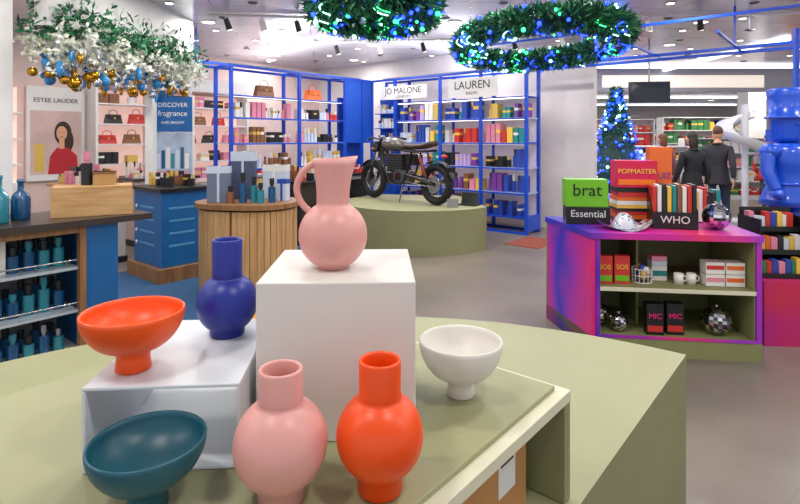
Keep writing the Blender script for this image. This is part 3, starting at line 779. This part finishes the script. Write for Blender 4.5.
for i in range(9): b.box((-.14+i*.035, 0, .17+.01*(i % 3)), (.028, .2, .3), [PAL[k] for k in (4, 0, 7, 8, 6, 12, 0, 4, 7)][i], 0)
b.text('WHO', (0, -.128, .07), .08, white)
b.done((2.14, 4.2, .901), rad(-16))
b = B('paperback_books')
for i in range(7): b.box((i*.034, 0, .12+.01*(i % 4)), (.03, .16, .22+.02*(i % 4)), R.choice(pal(0, 4, 6, 8, 7, 10)))
b.done((2.42, 4.48, .901), rad(-10))
disco((2.42, 4.08, .901), .1)
for x in (1.55, 1.68):
    pbox('face_mask_pack', (x, 4.05, .501), rad(-10), .11, .06, .21, PAL[4], 'SOS', PAL[8], .05, extra=MATS['brat_green'])
b = B('wire_basket_of_sweets')
for z in (0, .05, .1): b.torus((0, 0, z+.004), .07, .004, white, 20, 5)
for k in range(14): a = 2*pi*k/14; b.tube([(.07*math.cos(a), .07*math.sin(a), .004), (.073*math.cos(a), .073*math.sin(a), .11)], .003, white, 4)
for k in range(12): b.sph((R.uniform(-.035, .035), R.uniform(-.035, .035), .03+R.random()*.09), .026, R.choice(PAL[:6]), 8, 6)
b.done((1.85, 4.08, .501))
b = B('boxed_mugs')
for i in range(5): b.box((0, 0, .02+i*.038), (.11, .1, .035), [PAL[0], PAL[6], PAL[0], PAL[9], PAL[5]][i])
b.done((2.0, 4.15, .501), rad(-7))
b = B('mug_set')
for j in range(2):
    b.lathe([(.0001, 0), (.033, 0), (.035, .08), (.031, .08), (.028, .01), (.0001, .01)], (j*.095, 0, 0), PAL[0], 18); b.torus((j*.095+.04, 0, .04), .02, .005, PAL[0], 14, 6, 'Y')
b.done((2.1, 4.02, .501))
b = B('boxed_gift_sets')
for i in range(2):
    for j in range(2): b.box((i*.14, 0, .045+j*.09), (.13, .11, .085), PAL[0]); b.box((i*.14, -.056, .05+j*.09), (.12, .003, .03), R.choice(pal(4, 6, 11, 5)))
b.done((2.34, 4.0, .501), rad(-7))
disco((1.56, 4.2, .137), .085); disco((1.66, 4.05, .137), .07); disco((2.36, 3.98, .137), .105)
for x in (1.9, 2.05): pbox('karaoke_microphone_box', (x, 4.0, .137), rad(-7), .12, .08, .23, black, 'MIC', mat('hot_pink', '#F0207A', .4), .055, extra=PAL[4])

KL2 = (2.82, 4.1, 0)
b = B('gradient_plinth'); b.prism([(-.02, 0), (1.3, 0), (1.3, 1.3), (.1, 1.3)], 0, .5, ramp_mat('red_gradient', [(0, '#B01E8E'), (.4, '#D0283C'), (.7, '#C81E6E'), (1, '#8A2ABE')], 0, .5, .1, .7), None); b.done(KL2, rad(-4), bevel=.004)
b = B('tiered_book_rack')
for i, z in enumerate((0, .17, .34)):
    b.bx(-.2, .2, -.14+i*.09, .0+i*.09, z, z+.012, black); b.bx(-.2, .2, -.145+i*.09, -.14+i*.09, z, z+.04, black)
b.bx(-.21, -.2, -.14, .2, 0, .46, black); b.bx(.2, .21, -.14, .2, 0, .46, black); b.bx(-.2, .2, .19, .2, 0, .52, black)
for i, z in enumerate((.013, .183, .353)):
    x = -.19
    while x < .15: w = R.uniform(.03, .055); h = R.uniform(.1, .145); b.box((x+w/2, -.07+i*.09, z+h/2), (w*.9, .07, h), R.choice(pal(0, 4, 7, 8, 9, 2, 5, 10, 11))); x += w
b.done((3.05, 4.3, .501), rad(-6))
# blue nutcracker statue
b = B('nutcracker_statue'); nb = mat('statue_blue', '#0E50D0', .3, coat=.5)
b.M = Matrix.Diagonal((1.1, 1.1, .98, 1))
b.cyl((0, 0, 0), (0, 0, .08), .24, nb, seg=32)
for s in (-1, 1):
    b.lathe([(.0001, 0), (.075, 0), (.08, .05), (.06, .12), (.068, .3), (.075, .45), (.0001, .46)], (s*.09, 0, .08), nb, 20); b.sph((s*.09, -.05, .12), (.065, .11, .045), nb)
    b.sph((s*.2, 0, 1.0), (.08, .08, .07), nb); b.tube([(s*.22, 0, 1.0), (s*.26, -.02, .82), (s*.25, -.08, .66)], [.055, .05, .045], nb, 14); b.sph((s*.25, -.1, .62), .052, nb)
    for k in range(4): b.torus((s*.2, 0, 1.045), .05, .008, nb, 16, 6)
b.lathe([(.0001, .5), (.2, .5), (.19, .56), (.14, .7), (.16, .85), (.19, 1.0), (.15, 1.06), (.07, 1.08), (.07, 1.1), (.0001, 1.1)], (0, 0, 0), nb, 28)
b.torus((0, 0, .7), .145, .015, nb)
for z in (.78, .86, .94): b.sph((0, -.17, z), .016, nb, 8, 6)
b.lathe([(.0001, 1.09), (.11, 1.09), (.12, 1.13), (.12, 1.28), (.125, 1.3), (.16, 1.3), (.16, 1.32), (.13, 1.33), (.14, 1.5), (.15, 1.56), (.12, 1.58), (.0001, 1.585)], (0, 0, 0), nb, 28)
b.sph((0, -.13, 1.2), (.02, .03, .025), nb, 10, 6); b.box((0, -.115, 1.13), (.07, .03, .05), nb); b.sph((-.04, -.115, 1.24), .014, nb, 8, 6); b.sph((.04, -.115, 1.24), .014, nb, 8, 6)
b.box((0, .05, 1.14), (.2, .12, .12), nb)
b.done((3.52, 4.85, .502), rad(20))
# white slide
b = B('spiral_slide'); N = 40
vs = []; fs = []
sw = mat('slide_white', '#D4D4DA', .3)
for i in range(N+1):
    a = i/N*2*pi*.95+.6; z = 2.0-i/N*.9
    for r_, dz in ((.2, .13), (.21, .0), (.46, .0), (.48, .16)): vs.append((r_*math.cos(a), r_*math.sin(a), z+dz))
for i in range(N):
    for k in range(3): fs.append((i*4+k, i*4+k+1, (i+1)*4+k+1, (i+1)*4+k))
b.add(vs, fs, sw, True); b.cyl((0, 0, 0), (0, 0, 2.25), .06, sw, seg=16); b.cyl((0, 0, 0), (0, 0, .03), .3, sw, seg=24)
for k in range(4):
    a = .6+k*1.5; z = 2.0-(k*1.5/(2*pi*.95))*.9; b.tube([(0, 0, z-.02), (.34*math.cos(a), .34*math.sin(a), z)], .02, sw, 6)
b.done((6.6, 10.2, 0))

# ------------------------------------------------------------ far retail area
def gondola(loc, rz, w, h, ms, n=4, frame=white):
    b = B('retail_shelf'); b.bx(-w/2, w/2, .2, .24, 0, h, frame); b.bx(-w/2-.03, -w/2, -.2, .24, 0, h, frame); b.bx(w/2, w/2+.03, -.2, .24, 0, h, frame); b.bx(-w/2, w/2, -.2, .2, 0, .12, frame)
    for k in range(1, n+1): b.bx(-w/2, w/2, -.2, .2, .12+(h-.12)*k/n-.03, .12+(h-.12)*k/n, frame)
    for k in range(n): fill(b, -w/2+.02, w/2-.02, -.02, .121+(h-.12)*k/n, ((h/n)*.4, (h/n)*.8), (.1, .22), ms, .25, .2)
    b.done(loc, rz)
gondola((6.2, 13.6, 0), rad(-15), 2.2, 1.4, pal(4, 11, 8, 0))
gondola((8.6, 14.0, 0), rad(-10), 2.2, 1.6, pal(4, 0, 10, 5))
gondola((10.9, 12.8, 0), rad(-30), 2.2, 1.6, pal(10, 4, 8, 0))
gondola((6.5, 17, 0), 0, 3, 2.2, pal(5, 4, 0, 11), 5)
gondola((10.5, 18, 0), 0, 3.4, 2.3, pal(10, 4, 8, 2), 5)
gondola((14.5, 18, 0), 0, 3.4, 2.3, pal(4, 0, 7, 8), 5)
gondola((8.9, 8.9, 0), rad(-35), 1.6, 1.5, pal(4, 10, 8, 0))
gondola((12.5, 24, 0), 0, 5, 2.4, pal(0, 9, 4, 2), 5)
b = B('cash_desk'); b.bx(-.7, .7, -.3, .3, 0, 1.0, white); b.bx(-.75, .75, -.35, .35, 1.0, 1.05, grey); b.bx(-.7, .7, -.31, -.3, .3, .5, blue); b.done((6.2, 11.7, 0), rad(-15))
b = B('bulkhead'); b.bx(3.4, 18, 13.2, 13.4, 2.75, 3.3, mat('bulkhead_grey', '#A8A4AA', .6)); b.bx(5, 9, 13.18, 13.2, 2.85, 3.15, mat('sign_light', '#F6E8D8', .5, emit=.6)); b.done()
b = B('column'); b.bx(9.8, 10.3, 15, 15.5, 0, 3.3, white); b.bx(9.78, 10.32, 14.98, 15.52, 0, .1, grey); b.done()

# ------------------------------------------------------------ people
def human(name, loc, rz, H, coat, trou, skinm, hairm, step=.2, longcoat=.0, longhair=False, bag=None):
    V = []; E = []; Rr = []
    def v(p, r, par=None):
        V.append(p); Rr.append(r if isinstance(r, tuple) else (r, r))
        if par is not None: E.append((par, len(V)-1))
        return len(V)-1
    p = v((0, 0, .95), (.15, .12)); w = v((0, 0, 1.1), (.14, .105), p); c = v((0, -.01, 1.28), (.165, .12), w); u = v((0, -.01, 1.4), (.15, .1), c); nk = v((0, 0, 1.5), .062, u); hd = v((0, .015, 1.6), .055, nk)
    for s in (-1, 1):
        k = s*step
        h = v((s*.095, 0, .88), .095, p); kn = v((s*.1, k*.55+.03, .5), .068, h); an = v((s*.1, k-.02, .1), .045, kn); to = v((s*.11, k+.13, .045), .04, an)
        sh = v((s*.185, -.01, 1.41), .068, u); el = v((s*.245, -k*.5-.03, 1.14), .054, sh); wr = v((s*.25, -k*.9+.06, .92), .04, el)
    me = bpy.data.meshes.new('tmp'); me.from_pydata(V, E, []); o = bpy.data.objects.new('tmp', me); bpy.context.scene.collection.objects.link(o)
    o.modifiers.new('s', 'SKIN')
    for i, d_ in enumerate(me.skin_vertices[0].data): d_.radius = Rr[i]; d_.use_root = (i == 0)
    ss = o.modifiers.new('ss', 'SUBSURF'); ss.levels = 2; ss.render_levels = 2
    bpy.context.view_layer.update()
    m2 = bpy.data.meshes.new_from_object(o.evaluated_get(bpy.context.evaluated_depsgraph_get()))
    b = B(name); b.M = Matrix.Scale(H/1.8, 4)
    groups = {}
    for pl in m2.polygons:
        ce = pl.center
        if ce.z > 1.5 and abs(ce.x) < .1: m = skinm
        elif abs(ce.x) > .18 and ce.z > .85 and ce.z < 1.5: m = coat
        elif ce.z < .11: m = black
        elif ce.z < .93: m = trou
        else: m = coat
        groups.setdefault(m.name, (m, []))[1].append(tuple(pl.vertices))
    vs = [tuple(q.co) for q in m2.vertices]
    for m, fs in groups.values(): b.add(vs, fs, m, True)
    bpy.data.objects.remove(o)
    if longcoat:
        pr = []
        zb = .93-longcoat
        for (r1, z) in [(.14, 1.12), (.165, .98), (.19, .85), (.2+.04*longcoat, zb), (.19, zb), (.17, .85)]: pr.append((r1, z))
        b.lathe(pr, (0, .01, 0), coat, 24, M=Matrix.Diagonal((1.05, .85, 1, 1)))
        b.torus((0, 0, 1.5), .075, .022, coat, 18, 8)
    for s in (-1, 1):
        k = s*step; wr = Vector((s*.25, -k*.9+.06, .92))
        b.sph(wr+Vector((0, .01, -.055)), (.016, .04, .05), skinm, 12, 8)
        for f, (dy, L) in enumerate([(-.028, .062), (-.01, .075), (.009, .08), (.027, .07)]):
            q = wr+Vector((0, .01+dy, -.09)); b.tube([q, q+Vector((-s*.004, .003, -L*.5)), q+Vector((-s*.02, .006, -L*.95))], [.0095, .009, .007], skinm, 6)
        q = wr+Vector((-s*.005, .045, -.035)); b.tube([q, q+Vector((-s*.008, .022, -.025)), q+Vector((-s*.012, .025, -.055))], [.011, .01, .008], skinm, 6)
    hc = Vector((0, .03, 1.685))
    b.sph(hc, (.075, .092, .112), skinm, 20, 14); b.sph(hc+Vector((0, .03, -.06)), (.05, .058, .05), skinm, 14, 8)
    b.sph(hc+Vector((0, .095, -.012)), (.013, .02, .022), skinm, 8, 6); b.sph(hc+Vector((0, .083, -.055)), (.024, .008, .008), mat('lips', '#A8564E', .5), 8, 6)
    for s in (-1, 1):
        b.sph(hc+Vector((s*.03, .08, .008)), (.012, .01, .008), white, 8, 6); b.sph(hc+Vector((s*.03, .089, .008)), (.005, .004, .005), black, 6, 4); b.sph(hc+Vector((s*.078, 0, -.01)), (.012, .02, .03), skinm, 8, 6)
    b.sph(hc+Vector((0, -.02, .035)), (.079, .088, .092), hairm, 20, 12)
    if longhair:
        b.sph(hc+Vector((0, -.06, -.07)), (.085, .055, .15), hairm, 16, 10)
    if bag: b.box((.33, .05, .78), (.1, .3, .26), bag); b.tube([(.33, -.05, .9), (.27, 0, 1.2), (.19, 0, 1.47), (.3, .1, 1.2), (.33, .14, .9)], .01, bag, 6)
    b.done((0, 0, 0), rz).location += Vector(loc)
cb = mat('coat_black', '#1E1E24', .8, noise=.1); cm = mat('coat_mauve', '#7A4A5A', .8, noise=.1); jn = mat('jeans', '#2C3A55', .8, noise=.1); cg = mat('coat_grey', '#55585E', .8)
human('man', (5.42, 9.1, 0), rad(-40), 1.8, mat('jacket_dark', '#2E2E36', .8, noise=.1), jn, skin, mat('hair_mid', '#5A4030', .6), .22, .12)
human('woman', (4.66, 8.5, 0), rad(10), 1.7, cb, black, skin, mat('hair_dark', '#2A1C16', .6), .1, .4, True)
human('woman', (5.12, 10.4, 0), rad(20), 1.68, cm, jn, skin, mat('hair_auburn', '#6A3A22', .6), .1, .2, True, bag=PAL[12])
human('woman', (8.0, 11.6, 0), rad(160), 1.68, mat('coat_red', '#B83030', .8), jn, skin, hair, .15, .2, True)
human('man', (9.2, 15.5, 0), rad(60), 1.78, cg, black, skin, MATS['hair_dark'], .15, .1)

b = B('added_uplight_housing'); b.bx(.2, 3.4, .12, .32, 2.785, 2.82, grey); b.bx(-.32, -.12, -3.2, -.2, 2.785, 2.82, grey); b.done(SL, SR)  # added housing for the fill lamps, out of sight on top of the shelving
add_area('ceiling_fill_lamp', Sx(1.8, .22, 2.83), 3.0, 34, (.95, .96, 1), (pi, 0, -SR), 'RECTANGLE', .15)  # added fill light, aimed up to brighten the ceiling
add_area('ceiling_fill_lamp', Sx(-.22, -1.7, 2.83), .15, 34, (.95, .96, 1), (pi, 0, -SR), 'RECTANGLE', 3.0)  # second added ceiling fill, over the left shelving arm

w = bpy.data.worlds.new('world'); bpy.context.scene.world = w; w.use_nodes = True
w.node_tree.nodes['Background'].inputs[0].default_value = (.92, .95, 1, 1); w.node_tree.nodes['Background'].inputs[1].default_value = .85

cd = bpy.data.cameras.new('camera'); cd.lens = 24; cd.sensor_width = 36; cd.shift_y = -.1425; cd.clip_start = .03
co = bpy.data.objects.new('camera', cd); co.location = (0, 0, 1.6); co.rotation_euler = (pi/2, 0, 0)
bpy.context.scene.collection.objects.link(co); bpy.context.scene.camera = co
vsn = bpy.context.scene.view_settings
vsn.view_transform = 'Standard'; vsn.look = 'None'; vsn.exposure = 0
